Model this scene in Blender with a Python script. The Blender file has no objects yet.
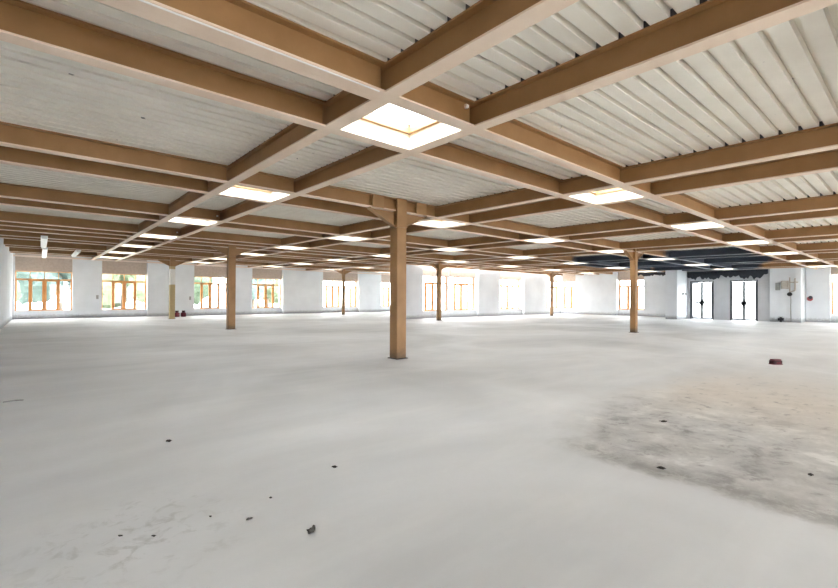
import bpy, bmesh, math, random
from mathutils import Vector, Matrix, noise
random.seed(7)
C = bpy.context.scene.collection
EYE = 1.412
# ---------------------------------------------------------------- geometry of the place
OX, OY, PX, PY = 3.08, 3.941, 5.0, 4.645          # grid of beam pairs
BX = (-0.52, 0.735); AY = (-0.47, 0.69)            # two beams of each pair (centre lines)
FW = 0.16                                         # flange width
BD = 0.285                                        # beam depth
def zc(x, y): return EYE + 1.9265 - 0.0039*x + 0.0123*y      # underside of the beams: the roof falls slightly
LEFT, BACK, RIGHT, FRONT = -1.25, 35.8, 36.3, -5.0
CX, CY = 17.9, 22.3                               # corner where the building steps in
DX, DY = 29.5, 36.4
def diag_x(y): return CX + (y-CY)*(DX-CX)/(DY-CY)

# ---------------------------------------------------------------- materials
def mat(name): 
    m = bpy.data.materials.new(name); m.use_nodes = True
    nt = m.node_tree; nt.nodes.clear()
    return m, nt
def N(nt, t, **k):
    n = nt.nodes.new(t)
    for a, b in k.items():
        if a == 'inp':
            for i, v in b.items(): n.inputs[i].default_value = v
        else: setattr(n, a, b)
    return n
def L(nt, a, b): nt.links.new(a, b)
def ramp(nt, fac, stops):
    r = N(nt, 'ShaderNodeValToRGB'); cr = r.color_ramp
    while len(cr.elements) < len(stops): cr.elements.new(0.5)
    for e, (p, c) in zip(cr.elements, stops):
        e.position = p; e.color = (*c, 1) if len(c) == 3 else c
    L(nt, fac, r.inputs[0]); return r.outputs[0]
def pos(nt, scale=(1,1,1)):
    g = N(nt, 'ShaderNodeNewGeometry'); mp = N(nt, 'ShaderNodeMapping'); mp.inputs['Scale'].default_value = scale
    L(nt, g.outputs['Position'], mp.inputs['Vector']); return mp.outputs[0]
def noi(nt, vec, scale, detail=4, rough=.55, dist=0):
    n = N(nt, 'ShaderNodeTexNoise', inp={'Scale': scale, 'Detail': detail, 'Roughness': rough, 'Distortion': dist})
    L(nt, vec, n.inputs['Vector']); return n.outputs['Fac']
def mix(nt, fac, a, b, mode='MIX'):
    n = N(nt, 'ShaderNodeMix', data_type='RGBA', blend_type=mode)
    for s, v in ((0, fac), (6, a), (7, b)):
        if isinstance(v, (int, float)): n.inputs[s].default_value = v
        elif isinstance(v, tuple): n.inputs[s].default_value = (*v, 1)
        else: L(nt, v, n.inputs[s])
    return n.outputs[2]
def math_(nt, op, a, b=None, c=None, clamp=False):
    n = N(nt, 'ShaderNodeMath', operation=op, use_clamp=clamp)
    for i, v in enumerate((a, b, c)):
        if v is None: continue
        if isinstance(v, (int, float)): n.inputs[i].default_value = v
        else: L(nt, v, n.inputs[i])
    return n.outputs[0]
def surf(m, nt, col, rough=.6, bump=None, bstr=.2, bdist=.01, metal=0.0, spec=.4):
    b = N(nt, 'ShaderNodeBsdfPrincipled'); o = N(nt, 'ShaderNodeOutputMaterial')
    if isinstance(col, tuple): b.inputs['Base Color'].default_value = (*col, 1)
    else: L(nt, col, b.inputs['Base Color'])
    if isinstance(rough, (int, float)): b.inputs['Roughness'].default_value = rough
    else: L(nt, rough, b.inputs['Roughness'])
    b.inputs['Metallic'].default_value = metal
    b.inputs['Specular IOR Level'].default_value = spec
    if bump is not None:
        bp = N(nt, 'ShaderNodeBump', inp={'Strength': bstr, 'Distance': bdist}); L(nt, bump, bp.inputs['Height']); L(nt, bp.outputs[0], b.inputs['Normal'])
    L(nt, b.outputs[0], o.inputs[0]); return m
def simple(name, col, var=.12, scale=6, rough=.6, metal=0, bstr=.1):
    m, nt = mat(name); p = pos(nt); n = noi(nt, p, scale)
    d = tuple(c*(1-var) for c in col); u = tuple(min(1, c*(1+var)) for c in col)
    return surf(m, nt, ramp(nt, n, [(.3, d), (.7, u)]), rough, n, bstr, metal=metal)
def linstep(nt, v, a, b):
    n = N(nt, 'ShaderNodeMapRange', clamp=True, inp={'From Min': a, 'From Max': b}); L(nt, v, n.inputs[0]); return n.outputs[0]
def dark_zone(nt):
    # the bays in front of the glass doors are coated black: a ragged zone of the roof
    g = N(nt, 'ShaderNodeNewGeometry'); s = N(nt, 'ShaderNodeSeparateXYZ'); L(nt, g.outputs['Position'], s.inputs[0])
    n = noi(nt, g.outputs['Position'], .9, 5)
    wob = math_(nt, 'MULTIPLY_ADD', n, 1.6, -.8)
    x = math_(nt, 'ADD', s.outputs[0], wob); y = math_(nt, 'ADD', s.outputs[1], wob)
    a = linstep(nt, x, 21.9, 22.3); b = linstep(nt, y, 4.9, 5.2); c = linstep(nt, math_(nt, 'MULTIPLY_ADD', x, .3, y), 23.0, 22.6)
    # towards the doors the black starts further from the right hand wall
    d = linstep(nt, math_(nt, 'SUBTRACT', math_(nt, 'MULTIPLY', y, 3.6), x), -9.0, -8.0)
    e = linstep(nt, math_(nt, 'MULTIPLY_ADD', x, .60, math_(nt, 'MULTIPLY', y, -1.0)), -.2, .2)
    return math_(nt, 'MULTIPLY', math_(nt, 'MULTIPLY', math_(nt, 'MULTIPLY', a, b), e), math_(nt, 'MULTIPLY', c, d))

def m_beam():
    m, nt = mat('tan_beam_paint'); p = pos(nt); n = noi(nt, p, 2.2, 5); n2 = noi(nt, p, 30, 3)
    col = ramp(nt, n, [(.3, (.29, .15, .057)), (.72, (.38, .205, .085))])
    col = mix(nt, math_(nt, 'MULTIPLY', n2, .25), col, (.25, .135, .055))
    col = mix(nt, dark_zone(nt), col, (.045, .058, .08))
    return surf(m, nt, col, .5, n2, .08)
def m_flange():  # paler than the webs: light bounced off the floor is put into this colour
    m, nt = mat('floor_lit_underside'); p = pos(nt); n = noi(nt, p, 1.7, 5)
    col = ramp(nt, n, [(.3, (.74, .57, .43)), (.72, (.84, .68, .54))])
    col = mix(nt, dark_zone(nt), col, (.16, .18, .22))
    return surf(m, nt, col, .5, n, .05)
def m_deck():
    m, nt = mat('painted_steel_deck'); p = pos(nt); n = noi(nt, p, 1.1, 6, .6); n2 = noi(nt, pos(nt, (3, 14, 3)), 2.4, 4); sp = noi(nt, p, 9, 2, .4)
    col = ramp(nt, n, [(.3, (.76, .71, .615)), (.7, (.88, .835, .74))])
    col = mix(nt, math_(nt, 'MULTIPLY', n2, .22), col, (.66, .63, .56))
    spot = ramp(nt, sp, [(.76, (0, 0, 0)), (.80, (1, 1, 1))])
    col = mix(nt, spot, col, (.22, .21, .20))
    col = mix(nt, dark_zone(nt), col, (.035, .045, .062))
    return surf(m, nt, col, .55, n, .1)
def m_floor():
    m, nt = mat('screed_concrete'); g = N(nt, 'ShaderNodeNewGeometry'); P = g.outputs['Position']
    s = N(nt, 'ShaderNodeSeparateXYZ'); L(nt, P, s.inputs[0]); X, Y = s.outputs[0], s.outputs[1]
    big = noi(nt, P, .22, 4, .55, .6); mid = noi(nt, P, 1.3, 6, .6, .4); fine = noi(nt, P, 18, 5, .65)
    streak = noi(nt, pos(nt, (.25, 1.1, 1)), 1.2, 5, .6)
    col = ramp(nt, big, [(.34, (.50, .505, .515)), (.5, (.64, .645, .66)), (.66, (.79, .80, .82))])
    col = mix(nt, math_(nt, 'MULTIPLY', ramp(nt, mid, [(.35, (0,0,0)), (.7, (1,1,1))]), .35), col, (.60, .595, .58))
    col = mix(nt, math_(nt, 'MULTIPLY', ramp(nt, streak, [(.45, (0,0,0)), (.75, (1,1,1))]), .35), col, (.84, .835, .825))
    col = mix(nt, math_(nt, 'MULTIPLY', fine, .16), col, (.45, .43, .41))
    # rough bare patch on the right: everything beyond the old screed edge
    w = math_(nt, 'MULTIPLY_ADD', noi(nt, P, 2.2, 4), .9, -.45)
    ed = math_(nt, 'ADD', math_(nt, 'SUBTRACT', X, 3.80), math_(nt, 'MULTIPLY', w, .30))   # > 0 beyond the screed edge
    r1 = linstep(nt, ed, -.10, .06)
    w2 = math_(nt, 'MULTIPLY', w, 1.1)
    top = math_(nt, 'MULTIPLY', linstep(nt, math_(nt, 'ADD', Y, w2), 3.25, 2.3), linstep(nt, math_(nt, 'ADD', math_(nt, 'MULTIPLY_ADD', X, -.5, Y), w2), .65, .0))
    far = linstep(nt, math_(nt, 'ADD', X, w2), 11.5, 8.0)
    z = math_(nt, 'MULTIPLY', math_(nt, 'MULTIPLY', r1, top), far)
    rn = noi(nt, P, 2.4, 9, .68, .25); rn2 = noi(nt, P, 5.0, 8, .72, .35); rn3 = noi(nt, P, 1.1, 3, .5)
    rough = ramp(nt, rn, [(.36, (.29, .28, .275)), (.46, (.47, .46, .455)), (.54, (.53, .52, .505)), (.66, (.70, .69, .67))])
    rough = mix(nt, math_(nt, 'MULTIPLY', linstep(nt, math_(nt, 'ADD', X, w), 5.5, 7.5), .75), rough, (.62, .55, .48))
    near = math_(nt, 'MULTIPLY', linstep(nt, ed, 1.6, .5), ramp(nt, rn3, [(.42, (0,0,0)), (.58, (1,1,1))]))
    rough = mix(nt, math_(nt, 'MULTIPLY', near, .55), rough, (.30, .285, .27))
    dk = ramp(nt, rn2, [(.36, (1,1,1)), (.43, (0,0,0))])
    rough = mix(nt, math_(nt, 'MULTIPLY', dk, .6), rough, (.20, .185, .175))
    col = mix(nt, math_(nt, 'MULTIPLY', z, .95), col, rough)
    # grime line along the edge of the screed
    e1 = linstep(nt, math_(nt, 'ABSOLUTE', math_(nt, 'SUBTRACT', ed, .10)), .26, .0)
    en = ramp(nt, rn2, [(.40, (0,0,0)), (.56, (1,1,1))])
    col = mix(nt, math_(nt, 'MULTIPLY', math_(nt, 'MULTIPLY', math_(nt, 'MULTIPLY', e1, en), top), .75), col, (.24, .23, .22))
    # scuffs on the left foreground
    sc = noi(nt, P, 7.0, 6, .65, .6)
    dx = math_(nt, 'SUBTRACT', X, .42); dy = math_(nt, 'SUBTRACT', Y, 3.05)
    rr = math_(nt, 'SQRT', math_(nt, 'ADD', math_(nt, 'MULTIPLY', dx, dx), math_(nt, 'MULTIPLY', dy, dy)))
    blob = linstep(nt, math_(nt, 'ADD', rr, math_(nt, 'MULTIPLY', w, .6)), .75, .2)
    scm = math_(nt, 'MULTIPLY', math_(nt, 'MULTIPLY', blob, ramp(nt, sc, [(.52, (0,0,0)), (.64, (1,1,1))])), .5)
    col = mix(nt, scm, col, (.36, .35, .33))
    h = math_(nt, 'ADD', math_(nt, 'MULTIPLY', mid, .3), math_(nt, 'ADD', math_(nt, 'MULTIPLY', fine, .08), math_(nt, 'MULTIPLY', math_(nt, 'MULTIPLY', rn, z), 1.2)))
    return surf(m, nt, col, .62, h, .35, .02, spec=.35)
def m_wall():
    m, nt = mat('white_plaster'); p = pos(nt); n = noi(nt, p, .8, 5); f = noi(nt, p, 14, 4)
    g = N(nt, 'ShaderNodeSeparateXYZ'); L(nt, p, g.inputs[0])
    col = ramp(nt, n, [(.3, (.67, .70, .735)), (.7, (.76, .795, .83))])
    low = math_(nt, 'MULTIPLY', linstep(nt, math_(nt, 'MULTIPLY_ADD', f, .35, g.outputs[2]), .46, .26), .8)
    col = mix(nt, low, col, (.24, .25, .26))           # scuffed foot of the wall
    return surf(m, nt, col, .75, f, .12)
def m_glass():
    m, nt = mat('window_glass'); t = N(nt, 'ShaderNodeBsdfTransparent', inp={'Color': (.97, .985, .98, 1)}); gl = N(nt, 'ShaderNodeBsdfGlossy', inp={'Roughness': .02})
    lw = N(nt, 'ShaderNodeLayerWeight'); pw = math_(nt, 'MULTIPLY_ADD', math_(nt, 'POWER', lw.outputs['Facing'], 4.0), .5, .03); mx = N(nt, 'ShaderNodeMixShader'); o = N(nt, 'ShaderNodeOutputMaterial')
    L(nt, pw, mx.inputs[0]); L(nt, t.outputs[0], mx.inputs[1]); L(nt, gl.outputs[0], mx.inputs[2]); L(nt, mx.outputs[0], o.inputs[0]); return m
def m_wood():
    m, nt = mat('orange_stained_wood'); n = noi(nt, pos(nt, (14, 14, 1.2)), 2.5, 5)
    return surf(m, nt, ramp(nt, n, [(.3, (.58, .24, .07)), (.7, (.74, .35, .12))]), .45, n, .1)
def m_column():
    m, nt = mat('tan_column_paint'); p = pos(nt); n = noi(nt, p, 2.0, 5); f = noi(nt, p, 16, 5, .6)
    g = N(nt, 'ShaderNodeSeparateXYZ'); L(nt, p, g.inputs[0])
    col = ramp(nt, n, [(.3, (.30, .165, .07)), (.7, (.40, .225, .10))])
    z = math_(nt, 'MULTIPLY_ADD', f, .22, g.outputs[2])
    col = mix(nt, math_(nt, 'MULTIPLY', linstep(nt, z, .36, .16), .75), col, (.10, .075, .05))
    return surf(m, nt, col, .5, f, .08)
def m_colwhite():
    m, nt = mat('tan_and_white_column'); p = pos(nt); n = noi(nt, p, 3.0, 5)
    g = N(nt, 'ShaderNodeSeparateXYZ'); L(nt, p, g.inputs[0]); z = math_(nt, 'MULTIPLY_ADD', n, .1, g.outputs[2])
    k = math_(nt, 'MULTIPLY', linstep(nt, z, 2.18, 2.24), linstep(nt, z, 3.22, 3.18))  # shaft colour turns white between two heights
    col = mix(nt, k, (.46, .36, .19), (.74, .74, .72))
    return surf(m, nt, col, .6, n, .08)
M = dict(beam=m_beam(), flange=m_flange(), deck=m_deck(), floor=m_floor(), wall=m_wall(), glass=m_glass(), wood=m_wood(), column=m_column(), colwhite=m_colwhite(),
    reveal=simple('skylight_white_lining', (.80, .69, .56), .05, 5, .6), kerb=simple('pale_timber_kerb', (.40, .24, .11), .1, 8, .5),
    lintel=simple('beige_blind_fabric', (.52, .43, .36), .08, 8, .85), roof=simple('grey_roofing', (.4, .4, .4), .1, 3, .8),
    dwall=simple('shaded_plaster', (.50, .51, .525), .06, 1.2, .8), dframe=simple('anthracite_metal', (.07, .08, .09), .1, 9, .4),
    white=simple('white_enamel', (.84, .83, .80), .04, 5, .4), grey=simple('grey_plastic', (.34, .35, .34), .1, 12, .5),
    black=simple('black_foil', (.025, .03, .04), .3, 8, .5), red=simple('dark_red_plastic', (.13, .008, .018), .25, 20, .45),
    rim=simple('dark_maroon_plastic', (.045, .005, .009), .2, 20, .4), brightred=simple('red_enamel', (.40, .07, .08), .1, 9, .4),
    chip=simple('dark_rubble', (.045, .04, .035), .4, 60, .8), ground=simple('pale_gravel', (.62, .62, .58), .12, .8, .9),
    bark=simple('tree_bark', (.16, .12, .09), .2, 8, .9), trim=simple('pale_pink_trim', (.78, .66, .58), .05, 3, .5),
    cable=simple('white_cable', (.80, .77, .74), .04, 9, .5), darkm=simple('black_enamel', (.05, .05, .055), .2, 9, .5),
    beige=simple('beige_painted_metal', (.46, .42, .37), .1, 9, .5))
def m_leaf(k, a, b):
    m, nt = mat('tree_leaves_%s' % k); n = noi(nt, pos(nt), 1.6, 6, .7)
    return surf(m, nt, ramp(nt, n, [(.35, a), (.65, b)]), .7, n, .5, .15)
M['leaf'] = [m_leaf('mid', (.045, .075, .045), (.10, .13, .08)), m_leaf('bluish', (.05, .08, .07), (.095, .13, .115)), m_leaf('yellowish', (.06, .08, .04), (.12, .14, .085))]

# ---------------------------------------------------------------- mesh helpers
def box(bm, x0, x1, y0, y1, z0, z1):
    v = [bm.verts.new((x, y, z)) for z in (z0, z1) for y in (y0, y1) for x in (x0, x1)]
    for f in ((0,2,3,1), (4,5,7,6), (0,1,5,4), (2,6,7,3), (0,4,6,2), (1,3,7,5)): bm.faces.new([v[i] for i in f])
    return v
def hexa(bm, b, t):
    v = [bm.verts.new(p) for p in b+t]
    for f in ((0,3,2,1), (4,5,6,7), (0,1,5,4), (1,2,6,5), (2,3,7,6), (3,0,4,7)): bm.faces.new([v[i] for i in f])
def prism(bm, pts, d):                        # polygon pts (3D, planar) extruded by vector d
    d = Vector(d); a = [bm.verts.new(p) for p in pts]; b = [bm.verts.new(Vector(p)+d) for p in pts]
    bm.faces.new(a[::-1]); bm.faces.new(b)
    n = len(pts)
    for i in range(n): bm.faces.new((a[i], a[(i+1) % n], b[(i+1) % n], b[i]))
def tube(bm, p0, p1, r, n=12, r2=None):
    p0, p1 = Vector(p0), Vector(p1); d = (p1-p0).normalized(); a = d.orthogonal().normalized(); b = d.cross(a); r2 = r if r2 is None else r2
    A = [bm.verts.new(p0+(a*math.cos(t)+b*math.sin(t))*r) for t in [2*math.pi*i/n for i in range(n)]]
    B = [bm.verts.new(p1+(a*math.cos(t)+b*math.sin(t))*r2) for t in [2*math.pi*i/n for i in range(n)]]
    bm.faces.new(A[::-1]); bm.faces.new(B)
    for i in range(n): bm.faces.new((A[i], A[(i+1) % n], B[(i+1) % n], B[i]))
def obj(name, bm, m, parent=None, bevel=0, smooth=False, loc=None):
    bmesh.ops.recalc_face_normals(bm, faces=bm.faces)
    me = bpy.data.meshes.new(name); bm.to_mesh(me); bm.free()
    o = bpy.data.objects.new(name, me); C.objects.link(o); me.materials.append(m)
    if smooth: me.polygons.foreach_set('use_smooth', [True]*len(me.polygons))
    if loc: o.location = loc
    if parent:
        o.parent = parent
    if bevel:
        b = o.modifiers.new('bevel', 'BEVEL'); b.width = bevel; b.segments = 2; b.limit_method = 'ANGLE'
    return o
def tag(o, label, cat, group=None):
    o['label'] = label; o['category'] = cat
    if group: o['group'] = group
    return o
def thing(name, label, cat, loc=(0,0,0), rz=0, group=None):
    o = bpy.data.objects.new(name, None); C.objects.link(o); o.location = loc; o.rotation_euler = (0, 0, rz); o.empty_display_size = .2
    return tag(o, label, cat, group)
def struct(name, bm, m, parent=None, bevel=0):
    o = obj(name, bm, m, parent, bevel)
    if parent is None: o['kind'] = 'structure'
    return o
ORD = 'first second third fourth fifth sixth seventh eighth ninth tenth eleventh twelfth thirteenth fourteenth fifteenth sixteenth'.split()

# ---------------------------------------------------------------- floor and outdoor ground
bm = bmesh.new()
prism(bm, [(LEFT-.3, FRONT, 0), (37.2, FRONT, 0), (37.2, CY+.9, 0), (CX+.6, CY+.9, 0), (DX+.5, 36.7, 0), (LEFT-.3, 36.7, 0)], (0, 0, -.2))
struct('floor', bm, M['floor'])
bm = bmesh.new(); box(bm, -90, 130, -60, 120, -.4, -.22)
o = struct('ground', bm, M['ground'])

# ---------------------------------------------------------------- walls
def wz(x, y): return zc(x, y)+.30
def wallbox(bm, x0, x1, y0, y1, z0=0, z1=None):
    b = [(x0,y0,z0), (x1,y0,z0), (x1,y1,z0), (x0,y1,z0)]
    t = [(x, y, wz(x, y) if z1 is None else z1) for x, y, _ in b]
    hexa(bm, b, t)
bm = bmesh.new(); wallbox(bm, LEFT-.3, LEFT, FRONT, 36.6); struct('wall_left', bm, M['wall'])
SILL, HEAD = .465, 2.95
# openings as (start, end, number of casements)
back_w = [(-1.16, 1.57, 4), (3.1, 5.7, 4), (8.7, 11.2, 4), (13.0, 15.6, 4), (19.35, 23.2, 6), (25.8, 28.4, 4)]
step_w = [(19.5, 25.1, 8), (27.6, 30.8, 4), (34.1, 36.6, 3)]
right_w = [(20.8, 22.2, 2), (14.9, 17.1, 3), (1.35, 4.03, 4)]
front_w = [(1.0, 4.0, 4), (8, 11, 4), (15, 18, 4), (22, 25, 4), (29, 32, 4)]  # unseen openings behind the camera, added for low fill daylight
def wall_run(name, horiz, wins, a0, a1, face, back):
    bm = bmesh.new(); edges = [a0]
    for s, e, n in sorted(wins): edges += [s, e]
    edges.append(a1)
    for i in range(0, len(edges), 2):
        if edges[i+1]-edges[i] < .02: continue
        if horiz: wallbox(bm, edges[i], edges[i+1], face, back)
        else: wallbox(bm, face, back, edges[i], edges[i+1])
    for s, e, n in wins:
        if horiz: wallbox(bm, s, e, face+.22, back, 0, SILL)
        else: wallbox(bm, face+.22, back, s, e, 0, SILL)
    return struct(name, bm, M['wall'])
wall_run('wall_back', True, back_w, LEFT, DX+.3, BACK, 36.7)
wall_run('wall_step', True, step_w, CX, 37.1, CY, CY+.9)
wall_run('wall_right', False, [w for w in right_w if w[0] > 10], 11.5, CY, RIGHT, 37.2)
wall_run('wall_right_front', False, [right_w[2]], FRONT, 5.15, RIGHT, 37.2)
bm = bmesh.new()
hexa(bm, [(CX, CY+.02, 0), (CX+.5, CY+.02, 0), (DX+.5, DY-.55, 0), (DX, DY-.55, 0)], [(CX, CY+.02, wz(CX, CY)), (CX+.5, CY+.02, wz(CX, CY)), (DX+.5, DY-.55, wz(DX, DY)), (DX, DY-.55, wz(DX, DY))])
struct('wall_oblique', bm, M['wall'])
winno = [0]
def window(horiz, s, e, n, plane, headz):
    """wooden casement strip standing in the opening; local x along the wall, y outwards"""
    winno[0] += 1
    r = bpy.data.objects.new('window_%d' % winno[0], None); C.objects.link(r); r['kind'] = 'structure'
    if horiz: r.location = (s, plane, 0)
    else: r.location = (plane, e, 0); r.rotation_euler = (0, 0, -math.pi/2)
    W = e-s; TR = 2.42; w = W/n
    bm = bmesh.new()
    box(bm, 0, W, -.03, .05, SILL, SILL+.05); box(bm, 0, W, -.03, .05, HEAD-.04, HEAD)
    box(bm, 0, W, -.035, .06, TR, TR+.06)
    box(bm, 0, .05, -.03, .05, SILL+.05, HEAD-.04); box(bm, W-.05, W, -.03, .05, SILL+.05, HEAD-.04)
    for k in range(1, n): box(bm, k*w-.03, k*w+.03, -.03, .05, SILL+.05, TR); box(bm, k*w-.018, k*w+.018, -.02, .04, TR+.06, HEAD-.04)
    obj('window_frame', bm, M['wood'], r)
    for k in range(n):                                     # opening casements, the outer ones are slim fixed lights
        t = .075 if (n < 4 or k % 4 in (1, 2)) else .03
        a, b = k*w+(.03 if k else .05), (k+1)*w-(.03 if k < n-1 else .05)
        bm = bmesh.new(); z0, z1 = SILL+.05, TR
        box(bm, a, a+t, -.045, .03, z0, z1); box(bm, b-t, b, -.045, .03, z0, z1)
        box(bm, a+t, b-t, -.045, .03, z0, z0+t*1.1); box(bm, a+t, b-t, -.045, .03, z1-t*1.1, z1)
        c = obj('casement', bm, M['wood'], r)
        bm = bmesh.new(); box(bm, a+t, b-t, -.006, .006, z0+t*1.1, z1-t*1.1); obj('pane', bm, M['glass'], c)
    bm = bmesh.new(); box(bm, .05, W-.05, .005, .017, TR+.06, HEAD-.04); obj('transom_pane', bm, M['glass'], r)
    bm = bmesh.new(); box(bm, -.0, W, -.22, .3, SILL-.0, SILL+.03) if False else box(bm, 0.002, W-.002, -.30, -.03, SILL, SILL+.03); obj('window_sill', bm, M['white'], r)
    bm = bmesh.new(); box(bm, 0.002, W-.002, -.26, .14, HEAD+.0, headz); obj('blind_box', bm, M['lintel'], r)
for s, e, n in back_w: window(True, s, e, n, BACK+.55, zc(s, BACK)+.27)
bm = bmesh.new(); ed = [LEFT]
for s, e, n in front_w: ed += [s, e]
ed.append(37.2)
for q in range(0, len(ed), 2): wallbox(bm, ed[q], ed[q+1], FRONT-.5, FRONT)
for s, e, n in front_w: wallbox(bm, s, e, FRONT-.5, FRONT, 0, SILL); wallbox(bm, s, e, FRONT-.5, FRONT-.2, HEAD, wz(s, FRONT))
struct('wall_front_added', bm, M['wall'])  # unseen wall added behind the camera to cut the sideways light
s, e, n = step_w[0]; mid = (s+e)/2
window(True, s, mid-.08, 4, CY+.55, zc(s, CY)+.27); window(True, mid+.08, e, 4, CY+.55, zc(s, CY)+.27)
bm = bmesh.new(); box(bm, mid-.08, mid+.08, CY+.4, CY+.7, SILL, wz(mid, CY)); struct('trim_1', bm, M['wall'])
for s, e, n in step_w[1:]: window(True, s, e, n, CY+.55, zc(s, CY)+.27)
for s, e, n in right_w: window(False, s, e, n, RIGHT+.55, zc(RIGHT, s)+.27)
# pale edge trim where the roof meets the window wall
bm = bmesh.new()
def strip(bm, x0, y0, x1, y1, w, z0, z1):
    d = Vector((x1-x0, y1-y0, 0)).normalized(); n = Vector((-d.y, d.x, 0))*w/2
    q = [(x0-n.x, y0-n.y), (x1-n.x, y1-n.y), (x1+n.x, y1+n.y), (x0+n.x, y0+n.y)]
    hexa(bm, [(x, y, zc(x, y)+z0) for x, y in q], [(x, y, zc(x, y)+z1) for x, y in q])
strip(bm, LEFT+.01, BACK-.07, DX-.9, BACK-.07, .12, .0, .1)
struct('trim_2', bm, M['trim'])

# door wall: plaster with the dark ceiling's shade in its grey, between a white boxed pier and the white service wall
DXW = 35.0
d_doors = [(9.76, 11.2), (7.3, 8.82)]
bm = bmesh.new(); H = 2.66
def wb2(y0, y1, z0=0, z1=None): wallbox(bm, DXW, DXW+.25, y0, y1, z0, z1)
wb2(6.68, 7.3); wb2(8.82, 9.76); wb2(11.2, 11.5)
for a, b in d_doors:
    hexa(bm, [(DXW, a, H), (DXW+.25, a, H), (DXW+.25, b, H), (DXW, b, H)], [(x, y, wz(x, y)) for x, y in ((DXW, a), (DXW+.25, a), (DXW+.25, b), (DXW, b))])
struct('wall_doors', bm, M['dwall'])
bm = bmesh.new(); wallbox(bm, 33.0, 37.2, 11.37, 12.1); struct('wall_pier', bm, M['wall'])
bm = bmesh.new(); wallbox(bm, 34.9, 37.2, 5.17, 6.68); struct('wall_service', bm, M['wall'])
for k, (a, b) in enumerate(d_doors):
    r = bpy.data.objects.new('door_%d' % (k+1), None); C.objects.link(r); r['kind'] = 'structure'; r.location = (DXW, b, 0); r.rotation_euler = (0, 0, -math.pi/2)
    W = b-a; bm = bmesh.new()
    box(bm, 0, .07, -.02, .15, 0, H); box(bm, W-.07, W, -.02, .15, 0, H); box(bm, .07, W-.07, -.02, .15, H-.08, H)
    obj('door_frame', bm, M['dframe'], r)
    for q in (0, 1):
        x0, x1 = (.075, W/2-.005) if q == 0 else (W/2+.005, W-.075)
        bm = bmesh.new(); t = .07
        box(bm, x0, x0+t, .02, .08, .02, H-.09); box(bm, x1-t, x1, .02, .08, .02, H-.09); box(bm, x0+t, x1-t, .02, .08, .02, .12); box(bm, x0+t, x1-t, .02, .08, H-.16, H-.09)
        lf = obj('door_leaf', bm, M['dframe'], r)
        bm = bmesh.new(); box(bm, x0+t, x1-t, .045, .057, .12, H-.16); obj('pane', bm, M['glass'], lf)
        xm = x1-.05 if q == 0 else x0+.05; sg = -1 if q == 0 else 1
        bm = bmesh.new(); box(bm, xm-.09, xm+.09, -.02, .02, .98, 1.30); tube(bm, (xm, -.07, 1.14), (xm+sg*.30, -.07, 1.19), .055); tube(bm, (xm, -.07, 1.14), (xm, .0, 1.14), .05)
        obj('door_handle', bm, M['darkm'], lf)

# ---------------------------------------------------------------- ceiling deck: ribbed steel sheet, ribs along x, holes at the skylights
RP = .2032
def prof_z(t):                                 # height of the underside over one rib
    t = (t % 1.0)*RP
    return 0
cells = []
for j in range(0, 7):
    for i in range(0, 7):
        x, y = OX+PX*i, OY+PY*j
        if y > 21.5 and x > diag_x(y)-1.6: continue
        if x > 34: continue
        cells.append((i, j, x, y))
HX = (-.44, .655); HY = (-.39, .61); HG = 0.0             # clear opening of a narrow cell relative to its node
def deck_strip(bm, ya, yb, x0, x1, y_phase=3.315):
    G = .032; D0 = BD+.002; T = .08
    ys = [ya]; k = math.floor((ya-y_phase)/RP)
    while y_phase+k*RP < yb:
        for o_, up in ((.0, 0), (.009, 1), (.052, 1), (.061, 0)):
            yy = y_phase+k*RP+o_
            if ya < yy < yb: ys.append(yy)
        k += 1
    ys.append(yb)
    def up(y):
        t = ((y-y_phase) % RP)
        if t < .009: return t/.009
        if t < .052: return 1
        if t < .061: return (.061-t)/.009
        return 0
    lo = []
    for y in ys:
        dz = D0+up(y)*.062
        lo.append((bm.verts.new((x0, y, zc(x0, y)+dz)), bm.verts.new((x1, y, zc(x1, y)+dz)), bm.verts.new((x0, y, zc(x0, y)+D0+T)), bm.verts.new((x1, y, zc(x1, y)+D0+T))))
    for a, b in zip(lo, lo[1:]):
        bm.faces.new((a[0], a[1], b[1], b[0])); bm.faces.new((a[2], b[2], b[3], a[3]))
        bm.faces.new((a[0], b[0], b[2], a[2])); bm.faces.new((a[1], a[3], b[3], b[1]))
    bm.faces.new((lo[0][0], lo[0][2], lo[0][3], lo[0][1])); bm.faces.new((lo[-1][0], lo[-1][1], lo[-1][3], lo[-1][2]))
bm = bmesh.new()
def xend(y):
    if y > CY+.3: return diag_x(y)+.3
    return 37.2
cuts = [FRONT-.5]
for j in range(-1, 7): cuts += [OY+PY*j+HY[0]-HG, OY+PY*j+HY[1]+HG]
cuts.append(36.6)
for q in range(len(cuts)-1):
    ya, yb = cuts[q], cuts[q+1]
    hole = q % 2 == 1; j = q//2-1
    sub = [(ya, yb)]
    if not hole and ya < CY+.3 < yb: sub = [(ya, CY+.3), (CY+.3, yb)]
    for a, b in sub:
        xe = xend((a+b)/2)
        if not hole: deck_strip(bm, a, b, LEFT-.3, xe); continue
        xs = [LEFT-.3]
        for (i, jj, x, y) in cells:
            if jj == j: xs += [x+HX[0]-HG, x+HX[1]+HG]
        xs.append(xe)
        for n in range(0, len(xs), 2): deck_strip(bm, a, b, xs[n], xs[n+1])
o = struct('ceiling', bm, M['deck'])

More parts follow.
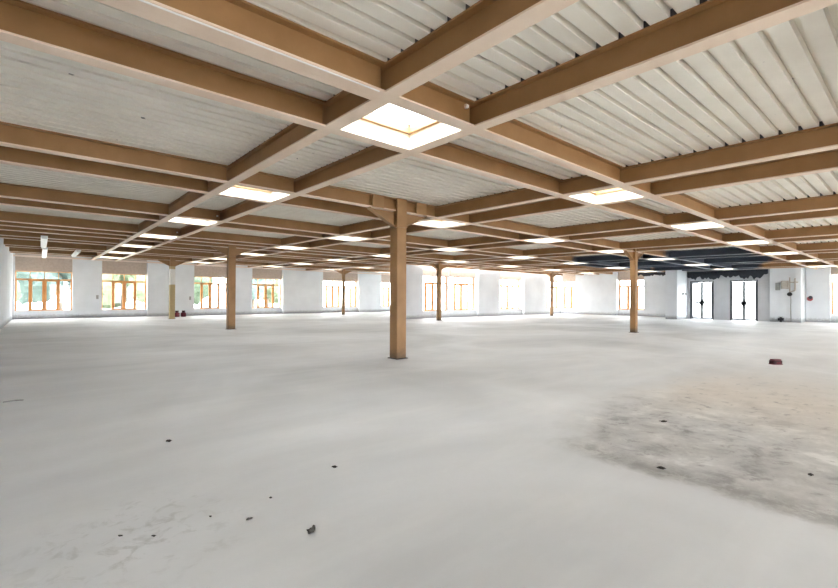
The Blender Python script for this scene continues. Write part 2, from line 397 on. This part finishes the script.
# ---------------------------------------------------------------- beams
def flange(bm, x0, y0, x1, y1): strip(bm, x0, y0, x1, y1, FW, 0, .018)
def ibeam(bm, x0, y0, x1, y1):
    strip(bm, x0, y0, x1, y1, .014, .018, BD-.018); strip(bm, x0, y0, x1, y1, FW, BD-.018, BD)
blines = []
for i in range(0, 7):
    for s in (0, 1): blines.append(OX+PX*i+BX[s])
blines = [x for x in blines if x < 34.6]
def b_end(x):
    if x > CX-.2: return CY-.02
    return BACK-.16
def b_start(x): return -4.6
for n, x in enumerate(blines):
    bm = bmesh.new(); ye = 11.32 if x > 32.8 else b_end(x)
    ibeam(bm, x, b_start(x), x, ye)
    o = obj('ceiling_beam', bm, M['beam'])
    bm = bmesh.new(); flange(bm, x, b_start(x), x, ye); obj('bottom_flange', bm, M['flange'], o)['label'] = 'pale pinkish underside, tinted for floor bounce'
    bm = bmesh.new(); k = math.ceil((b_start(x)-3.315)/RP)          # added dark blocks standing in for shade inside the deck ribs
    while 3.315+k*RP+.06 < ye:
        ya = 3.315+k*RP+.0095; q = [(x-FW/2+.004, ya), (x+FW/2-.004, ya), (x+FW/2-.004, ya+.042), (x-FW/2+.004, ya+.042)]
        hexa(bm, [(a, b, zc(a, b)+BD-.0) for a, b in q], [(a, b, zc(a, b)+BD+.062) for a, b in q]); k += 1
    f_ = obj('rib_shade_blocks', bm, M['darkm'], o); f_['label'] = 'dark blocks standing for shade in the deck ribs over the beam'; f_['kind'] = 'stuff'
    side = 'left' if n % 2 == 0 else 'right'
    tag(o, 'tan steel roof beam crossing over the deck ribs, %s such beam counted from the left wall' % ORD[n], 'beam', 'roof beams running across the deck ribs')
alines = []
for j in range(-1, 7):
    for s in (0, 1): alines.append((OY+PY*j+AY[s], j, s))
alines = [a for a in alines if a[0] > -.5]
alines.append((19.97, 9, 2)); alines.sort()
def a_end(y):
    if 6.68 < y < 11.4: return DXW-.02
    if 5.1 < y <= 6.68: return 34.88
    if y > CY: return diag_x(y)-.15
    return RIGHT-.02
for n, (y, j, s) in enumerate(alines):
    bm = bmesh.new(); xe = a_end(y); xs = [LEFT+.01]
    for bx in blines:
        if bx+FW < xe and (bx <= 32.8 or y < 11.4) and y < b_end(bx)+.3: xs += [bx-FW/2-.001, bx+FW/2+.001]
    xs.append(xe)
    for q in range(0, len(xs), 2):
        if xs[q+1]-xs[q] > .05: ibeam(bm, xs[q], y, xs[q+1], y)
    o = obj('ceiling_beam', bm, M['beam'])
    bm = bmesh.new()
    for q in range(0, len(xs), 2):
        if xs[q+1]-xs[q] > .05:
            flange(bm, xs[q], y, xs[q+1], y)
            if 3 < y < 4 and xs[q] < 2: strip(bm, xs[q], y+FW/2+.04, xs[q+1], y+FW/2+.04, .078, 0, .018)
    obj('bottom_flange', bm, M['flange'], o)['label'] = 'pale pinkish underside, tinted for floor bounce'
    tag(o, 'tan steel roof beam running the same way as the deck ribs, %s such beam counted from the camera' % ORD[n], 'beam', 'roof beams running along the deck ribs')
bm = bmesh.new(); tube(bm, (LEFT+.02, 3.405, zc(LEFT, 3.405)-.007), (2.42, 3.405, zc(2.42, 3.405)-.007), .007)
tag(obj('cable', bm, M['cable']), 'thin white cable clipped under the nearest left beam leading to the open skylight', 'cable')

# ---------------------------------------------------------------- skylights
def skylight_parts(root):
    bm = bmesh.new(); t = .018; g = .001; a0, a1, b0, b1 = HX[0]+g, HX[1]-g, HY[0]+g, HY[1]-g
    def ring(bm, a0, a1, b0, b1, t, z0, z1):
        def h(x, y, z): return (x, y, z-.0039*x+.0123*y)
        for (x0, x1, y0, y1) in ((a0, a1, b0, b0+t), (a0, a1, b1-t, b1), (a0, a0+t, b0+t, b1-t), (a1-t, a1, b0+t, b1-t)):
            q = [(x0, y0), (x1, y0), (x1, y1), (x0, y1)]
            hexa(bm, [h(x, y, z0) for x, y in q], [h(x, y, z1) for x, y in q])
    ring(bm, a0, a1, b0, b1, t, .0, .285); obj('shaft_lining', bm, M['reveal'], root)
    bm = bmesh.new(); ring(bm, a0+t, a1-t, b0+t, b1-t, .05, .20, .27); k = obj('kerb', bm, M['kerb'], root)
    bm = bmesh.new()
    for x0, x1, y0, y1 in ((a0+t+.0, a1-t, b0+t, b1-t),):
        q = [(x0, y0), (x1, y0), (x1, y1), (x0, y1)]
        hexa(bm, [(x, y, .271-.0039*x+.0123*y) for x, y in q], [(x, y, .279-.0039*x+.0123*y) for x, y in q])
    obj('skylight_glazing', bm, M['glass'], root)
proto = None; done = 0
for (i, j, x, y) in sorted(cells, key=lambda c: (c[1], c[0])):
    row = 'nearest' if j == 0 else (ORD[j] if j > 0 else 'overhead')
    if i == 0 and j == 0: lab = 'largest and nearest square skylight, white sky seen through it above its cream lining'
    elif j < 0: lab = 'square roof skylight in the row over and behind the camera, %s from the left' % ORD[i]
    else: lab = 'square roof skylight with bright cream lining, %s row from the camera, %s from the left' % (row, ORD[i])
    if proto is None:
        proto = thing('skylight', lab, 'skylight', (x, y, zc(x, y)), 0, 'skylights between the beam pairs'); skylight_parts(proto)
    else:
        r = proto.copy(); C.objects.link(r); r.location = (x, y, zc(x, y)); r['label'] = lab
        for ch in list(proto.children):
            c = ch.copy(); C.objects.link(c); c.parent = r

# ---------------------------------------------------------------- columns with haunched heads
def column(x, y, label, m, h=.15, ends=(.84, .84)):
    r = thing('support_column', label, 'column', (x, y, 0), 0, 'tan steel columns carrying the roof')
    zt = zc(x, y); zj = zt-.36
    bm = bmesh.new(); box(bm, -h, h, -h, h, .015, zj-.02); obj('shaft', bm, m, r, .02)
    bm = bmesh.new(); box(bm, -h-.03, h+.03, -h-.03, h+.03, 0, .015); obj('base_plate', bm, M['chip'], r)
    bm = bmesh.new(); box(bm, -h-.012, h+.012, -h-.012, h+.012, zj-.02, zj); obj('joint_plate', bm, M['column'], r)
    bm = bmesh.new(); box(bm, -h, h, -h, -min(.085, h-.01), zj, zt+BD-.005); box(bm, -h, h, -min(.085, h-.01), h, zj, zt-.008)
    obj('column_head', bm, M['column'], r)
    for sg in (-1, 1):
        x0, x1 = sg*(h+.002), sg*ends[0 if sg < 0 else 1]; bm = bmesh.new()
        zf = zt-.004
        # gusset web, sloping flange and end stiffener
        prism(bm, [(x0, -.007, zj+.01), (x1-sg*.03, -.007, zf-.02), (x0, -.007, zf-.02)], (0, .014, 0))
        hexa(bm, [(x0, -.07, zj-.01), (x1, -.07, zf-.02), (x1, .07, zf-.02), (x0, .07, zj-.01)], [(x0, -.07, zj+.012), (x1, -.07, zf), (x1, .07, zf), (x0, .07, zj+.012)])
        obj('haunch', bm, M['column'], r)
        bm = bmesh.new(); xx = x1-sg*.06; box(bm, min(xx, xx+sg*.012), max(xx, xx+sg*.012), -.094, -.082, zt-.004, zt+BD-.01); box(bm, min(xx, xx-sg*.3), max(xx, xx-sg*.3), -.092, -.081, zt+.005, zt+BD-.01)
        obj('stiffener_plate', bm, M['column'], r)
    return r
X1, X2, X3 = 6.33, 18.79, 31.26
Y1, Y2, Y3 = OY+PY+AY[0], 19.97, OY+PY*6+AY[0]
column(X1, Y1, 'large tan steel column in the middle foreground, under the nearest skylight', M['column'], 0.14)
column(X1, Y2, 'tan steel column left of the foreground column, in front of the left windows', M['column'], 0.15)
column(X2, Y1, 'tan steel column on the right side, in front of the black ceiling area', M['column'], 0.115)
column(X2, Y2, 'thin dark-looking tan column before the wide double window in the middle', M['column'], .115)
column(X1, Y3, 'tan column with whitish upper shaft, beside red canisters at the far left wall', M['colwhite'])
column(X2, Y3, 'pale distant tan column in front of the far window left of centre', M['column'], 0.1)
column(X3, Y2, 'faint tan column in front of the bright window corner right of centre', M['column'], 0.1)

# ---------------------------------------------------------------- fittings under the ceiling
def batten(x, y0, y1, label):
    r = thing('batten_lamp', label, 'lamp', (x, y0, zc(x, y0)), 0, 'white batten lamps near the left wall')
    Lg = y1-y0; s = .0123*Lg
    def b(bm, x0, x1, z0, z1, e=0): hexa(bm, [(x0, e, z0), (x1, e, z0), (x1, Lg-e, z0+s), (x0, Lg-e, z0+s)], [(x0, e, z1), (x1, e, z1), (x1, Lg-e, z1+s), (x0, Lg-e, z1+s)])
    bm = bmesh.new(); b(bm, -.10, .10, -.06, -.002); obj('lamp_housing', bm, M['white'], r)
    bm = bmesh.new(); b(bm, -.08, .08, -.11, -.06, .05); obj('diffuser', bm, M['white'], r)
batten(.10, 20.9, 25.8, 'nearer white batten lamp of the row beside the left wall')
batten(.16, 26.6, 34.1, 'farther white batten lamp of the row beside the left wall')
batten(1.40, 27.0, 31.4, 'short white batten lamp right of the row by the left wall')
def junction(x, y, dz, label):
    r = thing('junction_box', label, 'electrical box', (x, y, zc(x, y)+dz), 0, 'small junction boxes on the beams')
    bm = bmesh.new(); box(bm, -.022, .022, -.04, 0, -.022, .022); obj('box_body', bm, M['white'], r, .008)
    bm = bmesh.new(); tube(bm, (0, -.04, 0), (0, -.046, 0), .015); obj('box_lid', bm, M['white'], r)
junction(OX+BX[1]-.16, OY+AY[0]-.01, .22, 'small white junction box at the beam corner just right of the nearest skylight')
junction(OX+BX[1]-.16, OY+2*PY+AY[0]-.012, .14, 'small white junction box on a beam left of the second column')
junction(OX+BX[1]-.16, OY+3*PY+AY[0]-.012, .14, 'farthest small white junction box, on a beam above the left windows')

# torn black sheet hanging from the ceiling edge in front of the door wall
def torn(y0, y1, x, zt, depth, seed, label):
    rnd = random.Random(seed); n = int((y1-y0)/.10); bm = bmesh.new(); pts = []
    for k in range(n+1):
        y = y0+(y1-y0)*k/n; d = depth*(.75+1.1*noise.noise(Vector((y*1.7, seed, 0)))+.55*rnd.random())*1.15
        pts.append((y, zt-max(.05, d)))
    for (a, za), (b, zb) in zip(pts, pts[1:]):
        wx = .05*math.sin(a*3); wx2 = .05*math.sin(b*3)
        hexa(bm, [(x+wx, a, za), (x+wx+.02, a, za), (x+wx2+.02, b, zb), (x+wx2, b, zb)], [(x+wx, a, zt), (x+wx+.02, a, zt), (x+wx2+.02, b, zt), (x+wx2, b, zt)])
    bmesh.ops.remove_doubles(bm, verts=bm.verts, dist=.0005)
    tag(obj('torn_sheet', bm, M['black']), label, 'torn sheet')
torn(6.75, 11.33, 34.78, zc(34.8, 9)-.005, .38, 3, 'torn black sheet hanging in rags above the two glass doors')
torn(12.2, 14.6, 34.4, zc(34.8, 13)-.005, .2, 8, 'short torn black sheet left of the white boxed pier')

# ---------------------------------------------------------------- wall fittings
def wallthing(name, label, cat, x, y, z, w, h, d, m, axis='x', group=None, bev=.01):
    r = thing(name, label, cat, (x, y, z), 0 if axis == 'y' else -math.pi/2, group)
    bm = bmesh.new(); box(bm, -w/2, w/2, -d, 0, -h/2, h/2); obj('body', bm, m, r, bev)
    bm = bmesh.new(); box(bm, -w*.36, w*.36, -d-.012, -d, -h*.38, h*.38); obj('cover', bm, m, r, .004)
    return r
wallthing('thermostat', 'small grey control box on the white pier left of the second window', 'control box', 2.86, BACK, 1.36, .13, .26, .06, M['grey'], 'y', 'grey control boxes on the window piers')
wallthing('thermostat', 'small grey control box on the white pier left of the third window', 'control box', 8.42, BACK, 1.30, .13, .26, .06, M['grey'], 'y', 'grey control boxes on the window piers')
wallthing('light_switch', 'grey wall switch beside the boxed pier left of the glass doors', 'switch', 34.1, 11.37, 1.75, .14, .14, .05, M['grey'], 'y', 'grey switches beside the doors')
wallthing('light_switch', 'second grey wall switch, nearer the left glass door', 'switch', 34.6, 11.37, 1.75, .12, .14, .05, M['grey'], 'y', 'grey switches beside the doors')
wallthing('fuse_box', 'grey fuse box high on the white service wall right of the doors', 'electrical box', 34.9, 6.27, 2.2, .22, .46, .12, M['grey'])
wallthing('fuse_box', 'wide beige fuse box in the middle of the service wall', 'electrical box', 34.9, 5.93, 2.35, .36, .40, .10, M['beige'])
r = thing('gas_meter', 'dark round meter with a pipe dropping to the floor on the service wall', 'meter', (34.9, 5.69, 0))
bm = bmesh.new(); tube(bm, (-.16, 0, 1.72), (-.03, 0, 1.72), .12, 20); obj('meter_body', bm, M['darkm'], r)
bm = bmesh.new(); tube(bm, (-.07, -.05, 0.0), (-.07, -.05, 1.65), .022); obj('pipe', bm, M['grey'], r)
bm = bmesh.new(); tube(bm, (-.05, 0, 1.8), (-.05, 0, 2.75), .03); tube(bm, (-.05, 0, 1.85), (-.05, -.25, 1.95), .03); tube(bm, (-.05, -.25, 1.95), (-.05, -.25, 2.7), .04); tube(bm, (-.05, .05, 2.1), (-.05, .42, 2.1), .04); tube(bm, (-.05, .0, 2.45), (-.05, -.4, 2.45), .035); obj('pipe', bm, M['beige'], r)['label'] = 'beige branching pipes'
r = thing('floor_valve', 'dark coiled valve standing on the floor at the service wall', 'valve', (34.7, 6.1, 0))
bm = bmesh.new(); tube(bm, (0, 0, 0), (0, 0, .3), .06); tube(bm, (0, -.14, .18), (0, .14, .18), .09, 16); obj('valve_body', bm, M['darkm'], r)
bm = bmesh.new(); tube(bm, (0, 0, .3), (0, 0, .34), .12, 18); obj('handwheel', bm, M['grey'], r)
r = thing('fire_alarm', 'red alarm unit on the corner right of the service wall pipes', 'alarm', (36.3, 4.95, 1.45), -math.pi/2)
bm = bmesh.new(); tube(bm, (0, -.10, 0), (0, 0, 0), .14, 22); obj('alarm_body', bm, M['brightred'], r)
bm = bmesh.new(); tube(bm, (.04, -.2, .08), (.04, -.1, .08), .10, 18); obj('bell', bm, M['darkm'], r)

# ---------------------------------------------------------------- loose things on the floor
def reel(x, y, rz, s, label, group=None):
    r = thing('cable_reel', label, 'box', (x, y, 0), rz, group)
    def rect(w, d, n=6): 
        c = .35*min(w, d); P = []
        for cx, cy, a in ((w/2-c, d/2-c, 0), (-w/2+c, d/2-c, 90), (-w/2+c, -d/2+c, 180), (w/2-c, -d/2+c, 270)):
            for k in range(n+1):
                t = math.radians(a+90*k/n); P.append((cx+c*math.cos(t), cy+c*math.sin(t)))
        return P
    bm = bmesh.new(); prism(bm, [(a*s, b*s, .01*s) for a, b in rect(.25, .17)], (0, 0, .085*s)); obj('box_body', bm, M['rim'], r, .008*s)
    bm = bmesh.new(); prism(bm, [(a*s, b*s, .095*s) for a, b in rect(.22, .14)], (0, 0, .03*s)); obj('box_lid', bm, M['red'], r, .01*s)
    bm = bmesh.new(); prism(bm, [(a*s, b*s, 0) for a, b in rect(.27, .19)], (0, 0, .012*s)); obj('box_foot', bm, M['red'], r)
    bm = bmesh.new(); box(bm, -.05*s, .05*s, -.097*s, -.083*s, .03*s, .07*s); obj('label_panel', bm, M['red'], r, .003*s)
reel(12.12, 2.22, math.radians(-40), .90, 'dark red plastic box lying alone on the concrete floor at right')
for k, (x, y, s) in enumerate(((7.25, 34.3, 1.9), (7.66, 34.3, 1.6))):
    lab = ('left', 'right')[k]+' one of two dark red canisters by the far left column'
    r = thing('red_canister', lab, 'canister', (x, y, 0), .3*k, 'dark red canisters by the far left column')
    bm = bmesh.new(); tube(bm, (0, 0, 0), (0, 0, .30), .17, 22); obj('canister_body', bm, M['red'], r, .03)
    bm = bmesh.new(); tube(bm, (0, 0, .30), (0, 0, .42), .10, 18, .08); obj('canister_cap', bm, M['rim'], r)
    bm = bmesh.new(); tube(bm, (-.1, 0, .42), (.1, 0, .42), .02); tube(bm, (-.1, 0, .36), (-.1, 0, .43), .02); tube(bm, (.1, 0, .36), (.1, 0, .43), .02); obj('canister_handle', bm, M['rim'], r)
def chip(x, y, sx, sy, sz, rz, seed, label):
    bm = bmesh.new(); bmesh.ops.create_icosphere(bm, subdivisions=3, radius=1)
    for v in bm.verts:
        n = noise.noise(v.co*1.6+Vector((seed*3.1, 0, 0)))*.6+noise.noise(v.co*4+Vector((0, seed, 0)))*.25
        v.co *= 1+n; v.co.x *= sx*.82; v.co.y *= sy*.82; v.co.z *= sz*.82
    mz = min(v.co.z for v in bm.verts)
    for v in bm.verts: v.co.z -= mz
    o = obj('rubble_chip', bm, M['chip'], loc=(x, y, 0)); o.rotation_euler = (0, 0, rz)
    tag(o, label, 'debris', 'dark rubble chips on the floor')
vr = math.radians(-40)
chip(1.24, 2.43, .026, .017, .016, vr+.5, 1, 'largest dark rubble chip, in the middle foreground')
chip(1.265, 2.44, .012, .014, .02, vr, 2, 'small dark fragment touching the largest rubble chip')
chip(1.02, 2.83, .022, .008, .008, vr+.6, 3, 'slim dark chip up and left of the largest chip')
chip(1.86, 3.23, .026, .010, .010, vr, 4, 'dark chip on the floor straight below the foreground column')
chip(1.24, 3.03, .011, .007, .007, vr, 5, 'tiny dark chip between the slim chip and the column')
chip(.96, 4.84, .030, .012, .012, vr, 6, 'dark chip farthest away in the left middle of the floor')
chip(.84, 3.02, .010, .006, .005, vr, 7, 'tiny chip left of the slim dark chip')
chip(.37, 3.12, .016, .007, .005, vr, 8, 'leftmost tiny chip in the scuffed lower left floor')
chip(.52, 2.99, .014, .007, .005, vr, 9, 'tiny chip second from left in the scuffed floor')
chip(5.42, 2.01, .050, .016, .010, vr, 10, 'flat dark flake at the left tip of the rough patch')
chip(3.92, 1.47, .040, .012, .010, vr-.5, 11, 'dark flake on the grimy edge of the rough patch')
chip(4.69, .64, .026, .012, .010, vr, 12, 'dark flake inside the rough patch near the right')
bm = bmesh.new(); tube(bm, (0, 0, .008), (.12, .04, .008), .008, 8); tube(bm, (.12, .04, .008), (.2, -.02, .012), .008, 8)
o = obj('wire_offcut', bm, M['grey'], loc=(-.36, 8.0, 0)); tag(o, 'grey wire offcut lying on the floor at the left edge', 'wire')

# ---------------------------------------------------------------- trees outside the far left windows
def tree(x, y, h, w, k, label):
    r = thing('tree', label, 'tree', (x, y, -.22), 0, 'trees outside the far windows')
    bm = bmesh.new(); tube(bm, (0, 0, 0), (0, 0, h*.45), .22, 10, .13); obj('trunk', bm, M['bark'], r)
    bm = bmesh.new(); rnd = random.Random(k*11+int(x))
    for q in range(9):
        c = Vector((rnd.uniform(-.5, .5)*w, rnd.uniform(-.4, .4)*w, h*rnd.uniform(.28, .82))); rad = w*rnd.uniform(.28, .42)
        res = bmesh.ops.create_icosphere(bm, subdivisions=3, radius=rad)
        for v in res['verts']:
            v.co *= 1+.35*noise.noise(v.co*1.3+c); v.co += c
    obj('foliage', bm, M['leaf'][k % 3], r, smooth=False)
tl = ['seen through the leftmost window', 'seen through the first and second windows', 'seen through the second window', 'seen through the third window', 'seen through the third and fourth windows', 'seen through the fourth window']
for k, (x, y, h, w) in enumerate(((-3.5, 50, 7.5, 4.2), (1.5, 56, 8.5, 4.6), (6.2, 52, 6.5, 4.0), (12.0, 55, 8, 4.6), (17.5, 48, 7, 3.8), (21.5, 54, 8, 4.6))):
    tree(x, y, h, w, k, ('bushy green tree ', 'tall pale green tree ', 'rounded yellowish green tree ')[k % 3]+tl[k])

# ---------------------------------------------------------------- light: overcast sky
w = bpy.data.worlds.new('sky'); bpy.context.scene.world = w; w.use_nodes = True; nt = w.node_tree; nt.nodes.clear()
bg = N(nt, 'ShaderNodeBackground', inp={'Color': (.945, .97, 1.0, 1), 'Strength': 5.0}); o = N(nt, 'ShaderNodeOutputWorld'); L(nt, bg.outputs[0], o.inputs[0])
# ---------------------------------------------------------------- camera
yaw, pitch, roll = .861, .0083, .0043
F = Vector((math.cos(yaw)*math.cos(pitch), math.sin(yaw)*math.cos(pitch), math.sin(pitch)))
R = Vector((math.sin(yaw), -math.cos(yaw), 0)); U = R.cross(F)
c, s = math.cos(roll), math.sin(roll); R2 = R*c+U*s; U2 = U*c-R*s
cam = bpy.data.cameras.new('camera'); cam.sensor_width = 36; cam.lens = 36*441.04/838; cam.clip_start = .05; cam.clip_end = 600
co = bpy.data.objects.new('camera', cam); C.objects.link(co)
m = Matrix.Identity(4)
for r in range(3): m[r][0] = R2[r]; m[r][1] = U2[r]; m[r][2] = -F[r]
m.translation = Vector((0, 0, EYE)); co.matrix_world = m
sc = bpy.context.scene; sc.camera = co
sc.view_settings.view_transform = 'Standard'; sc.view_settings.look = 'None'; sc.view_settings.exposure = 1.95; sc.view_settings.gamma = 1
sc.cycles.max_bounces = 10; sc.cycles.diffuse_bounces = 7; sc.cycles.transparent_max_bounces = 12
